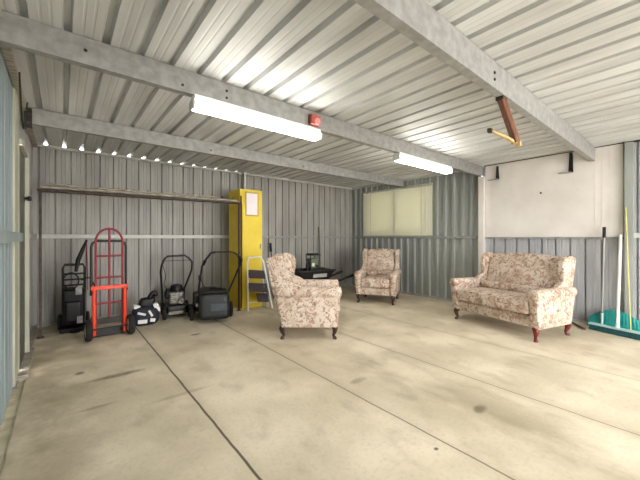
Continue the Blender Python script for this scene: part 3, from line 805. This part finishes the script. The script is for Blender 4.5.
Rz = Matrix.Rotation(math.radians(-9), 3, 'Z')
def wb(p): return Vector((4.10, 5.22, 0)) + Rz @ Vector(p)
t = thing('garden_engine', 'small green-grey engine with a flat black top in the wheelbarrow', 'engine', wb((-.0, .02, .354)), math.radians(-9))
bm = NB(); rcube(bm, (0, 0, .14), (.22, .18, .28), .04); obj('base_block', bm, 'black', t, smooth=80)
bm = NB(); rcube(bm, (0, -.01, .385), (.17, .16, .22), .03); obj('casing', bm, 'greenmetal', t, smooth=80)
bm = NB(); lathe(bm, [(.10,0),(.165,.012),(.165,.03),(.14,.045),(.05,.05)], (.02, 0, .545), 'Z', 24); obj('cap', bm, 'black', t, smooth=40)
for (x, y) in ((-.09,-.09), (.10,-.09), (.10,.09), (-.09,.09)):
    bm = NB(); tube(bm, [(x*.9, y*.9, .26), (x*1.15, y*1.1, .55)], .010, 7); obj('strut', bm, 'black', t)
bm = NB(); box(bm, (-.04, -.1, .36), (.06, .02, .07), bev=.005); obj('white_fitting', bm, 'whitevinyl', t)
bm = NB(); box(bm, (.05, -.1, .33), (.05, .02, .05), bev=.005); obj('black_knob', bm, 'black', t)
t = thing('sprayer_bottle', 'small dark bottle standing at the left end of the wheelbarrow', 'bottle', wb((-.185, -.09, .352)), 0)
bm = NB(); lathe(bm, [(.022,0),(.026,.03),(.03,.34),(.03,.39),(.016,.42),(.016,.46)], (0,0,0), 'Z', 16); obj('bottle_body', bm, 'black', t, smooth=40)
bm = NB(); lathe(bm, [(.02,.455),(.02,.50)], (0,0,0), 'Z', 14); obj('bottle_cap', bm, 'darksteel', t)

bm = NB(); tube(bm, [(4.80, 5.80, .0), (4.845, 5.94, 1.54)], .02, 8)
tag(obj('garden_stake', bm, 'greenstake', smooth=50), 'thin dull green stake leaning on the back wall behind the wheelbarrow', 'stake')
t = thing('garden_tool', 'dark gripped tool handle leaning on the back wall beside the armchair wing', 'tool', (0,0,0))
bm = NB(); tube(bm, [(3.44, 5.72, 0.0), (3.485, 5.91, 1.06)], .012, 8); obj('shaft', bm, 'darksteel', t, smooth=50)
bm = NB(); tube(bm, [(3.481, 5.895, .98), (3.489, 5.93, 1.16)], [.028, .024], 10); obj('grip', bm, 'rubber', t, smooth=50)

# ------------------------------------------------------------------ brooms, rake, sticks at right
t = thing('push_broom', 'white-handled push broom with dark teal bristles in the right corner', 'broom', (5.64, .70, 0), math.radians(-15))
bm = NB(); box(bm, (0, 0, .085), (.06, .62, .026), bev=.006); obj('broom_head', bm, 'paleteal', t)
bm = NB(); random.seed(3)
prism(bm, [(-.028,.072), (.028,.072), (.045,.004), (-.045,.004)], 1, -.30, .30)
obj('bristles', bm, 'tealbristle', t, bevel=.006)
bm = NB(); lathe(bm, [(.026,0),(.02,.06)], (.0, 0, .095), 'Z', 12); obj('socket', bm, 'paleteal', t)
bm = NB(); tube(bm, [(0, 0, .12), (.345, .105, 1.32)], .0185, 10); obj('handle', bm, 'white', t, smooth=50)

t = thing('fan_rake', 'teal plastic fan rake with grey pole standing against the right wall', 'rake', (5.925, .765, 0.0), 0)
bm = NB(); nt_ = 17; Wf = .295
P = []
for k in range(nt_):
    u = -1+2*k/(nt_-1); yb = u*Wf; 
    zt = .27-.13*abs(u)**2; yt = u*Wf*.9
    P.append((yb, yt, zt))
for k in range(nt_-1):      # corrugated fan of broad tines
    for (dx, f0_, f1_) in ((.0, 0, .5), (.012, .5, 1)):
        a, b = P[k], P[k+1]
        y0b, y1b = a[0]+(b[0]-a[0])*f0_, a[0]+(b[0]-a[0])*f1_
        y0t, y1t = a[1]+(b[1]-a[1])*f0_, a[1]+(b[1]-a[1])*f1_
        z0t, z1t = a[2]+(b[2]-a[2])*f0_, a[2]+(b[2]-a[2])*f1_
        q = [(dx-.075,y0b,.012), (dx-.075,y1b,.012), (dx,y1t,z1t), (dx,y0t,z0t)]
        F_ = [bm.verts.new(v) for v in q]; G_ = [bm.verts.new((v[0]+.008, v[1], v[2])) for v in q]
        bm.faces.new(F_); bm.faces.new(G_[::-1])
        for i in range(4): bm.faces.new((F_[i], G_[i], G_[(i+1) % 4], F_[(i+1) % 4]))
obj('fan', bm, 'teal', t)
bm = NB(); box(bm, (-.05, 0, .075), (.02, .47, .02), Matrix.Rotation(0, 4, 'X'), bev=.004); obj('cross_brace', bm, 'teal', t)
bm = NB(); tube(bm, [(-.055, .125, .06), (-.01, .118, .7), (.03, .112, 1.34)], .0115, 9); obj('pole', bm, 'greypole', t, smooth=50)
bm = NB(); tube(bm, [(.026, .112, 1.28), (.035, .112, 1.43)], .019, 10); obj('grip', bm, 'rubber', t, smooth=50)
bm = NB(); tube(bm, [(-.056, .125, .05), (-.045, .123, .22)], .016, 10); obj('collar', bm, 'paleteal', t, smooth=50)
bm = NB(); tube(bm, [(-.0445, .123, .20), (-.042, .1225, .235)], .0165, 10); obj('clip', bm, 'rust', t)

bm = NB(); tube(bm, [(5.79, .59, .01), (5.948, .655, 1.69)], .0085, 8)
tag(obj('bamboo_cane', bm, 'cane', smooth=50), 'thin yellow cane leaning in the right corner behind the broom', 'cane')
t = thing('floor_stick', 'dark stick with reddish tip lying on the floor between sofa and broom', 'stick', (0,0,0))
bm = NB(); tube(bm, [(5.93, 1.26, .014), (5.63, 1.055, .014)], .012, 8); obj('shaft', bm, 'darksteel', t, smooth=50)
bm = NB(); tube(bm, [(5.635, 1.06, .015), (5.585, 1.025, .015)], .0145, 8); obj('tip', bm, 'rust', t, smooth=50)

# ------------------------------------------------------------------ daylight
w = bpy.data.worlds.new('World'); S.world = w; w.use_nodes = True
bg = w.node_tree.nodes['Background']; bg.inputs[0].default_value = (1.0, 1.0, .99, 1); bg.inputs[1].default_value = 6.0
def portal(loc, rot, sx, sy):
    l = bpy.data.lights.new('daylight_opening', 'AREA'); l.shape = 'RECTANGLE'; l.size = sx; l.size_y = sy; l.cycles.is_portal = True
    o = bpy.data.objects.new('daylight_opening', l); C.objects.link(o); o.location = loc; o.rotation_euler = rot
portal((3.15, YF-.02, 1.2), (math.radians(90), 0, 0), 4.1, 2.4)
portal((XR+.06, yc, zc), (math.radians(90), 0, math.radians(90)), 1.85, 1.1)
sun = bpy.data.lights.new('sun', 'SUN'); sun.energy = 16; sun.angle = .02; sun.color = (1, .99, .975)
so = bpy.data.objects.new('sun', sun); C.objects.link(so); so.rotation_euler = Vector((.35, -.62, -.72)).to_track_quat('-Z', 'Y').to_euler()

# ------------------------------------------------------------------ camera
cam = bpy.data.cameras.new('camera'); co = bpy.data.objects.new('camera', cam); C.objects.link(co)
cam.sensor_width = 36; cam.lens = 313.534/640*36; cam.shift_y = -(240-237.63)/640; cam.clip_start = .02
co.location = (0, 0, 1.28); co.rotation_euler = (math.radians(90), 0, -math.radians(39.437))
S.camera = co
vs = S.view_settings; vs.view_transform = 'Standard'; vs.look = 'None'; vs.gamma = 1; vs.use_curve_mapping = False; vs.exposure = 1.12
S.cycles.use_denoising = True; S.cycles.max_bounces = 10; S.cycles.diffuse_bounces = 6; S.cycles.sample_clamp_indirect = 6
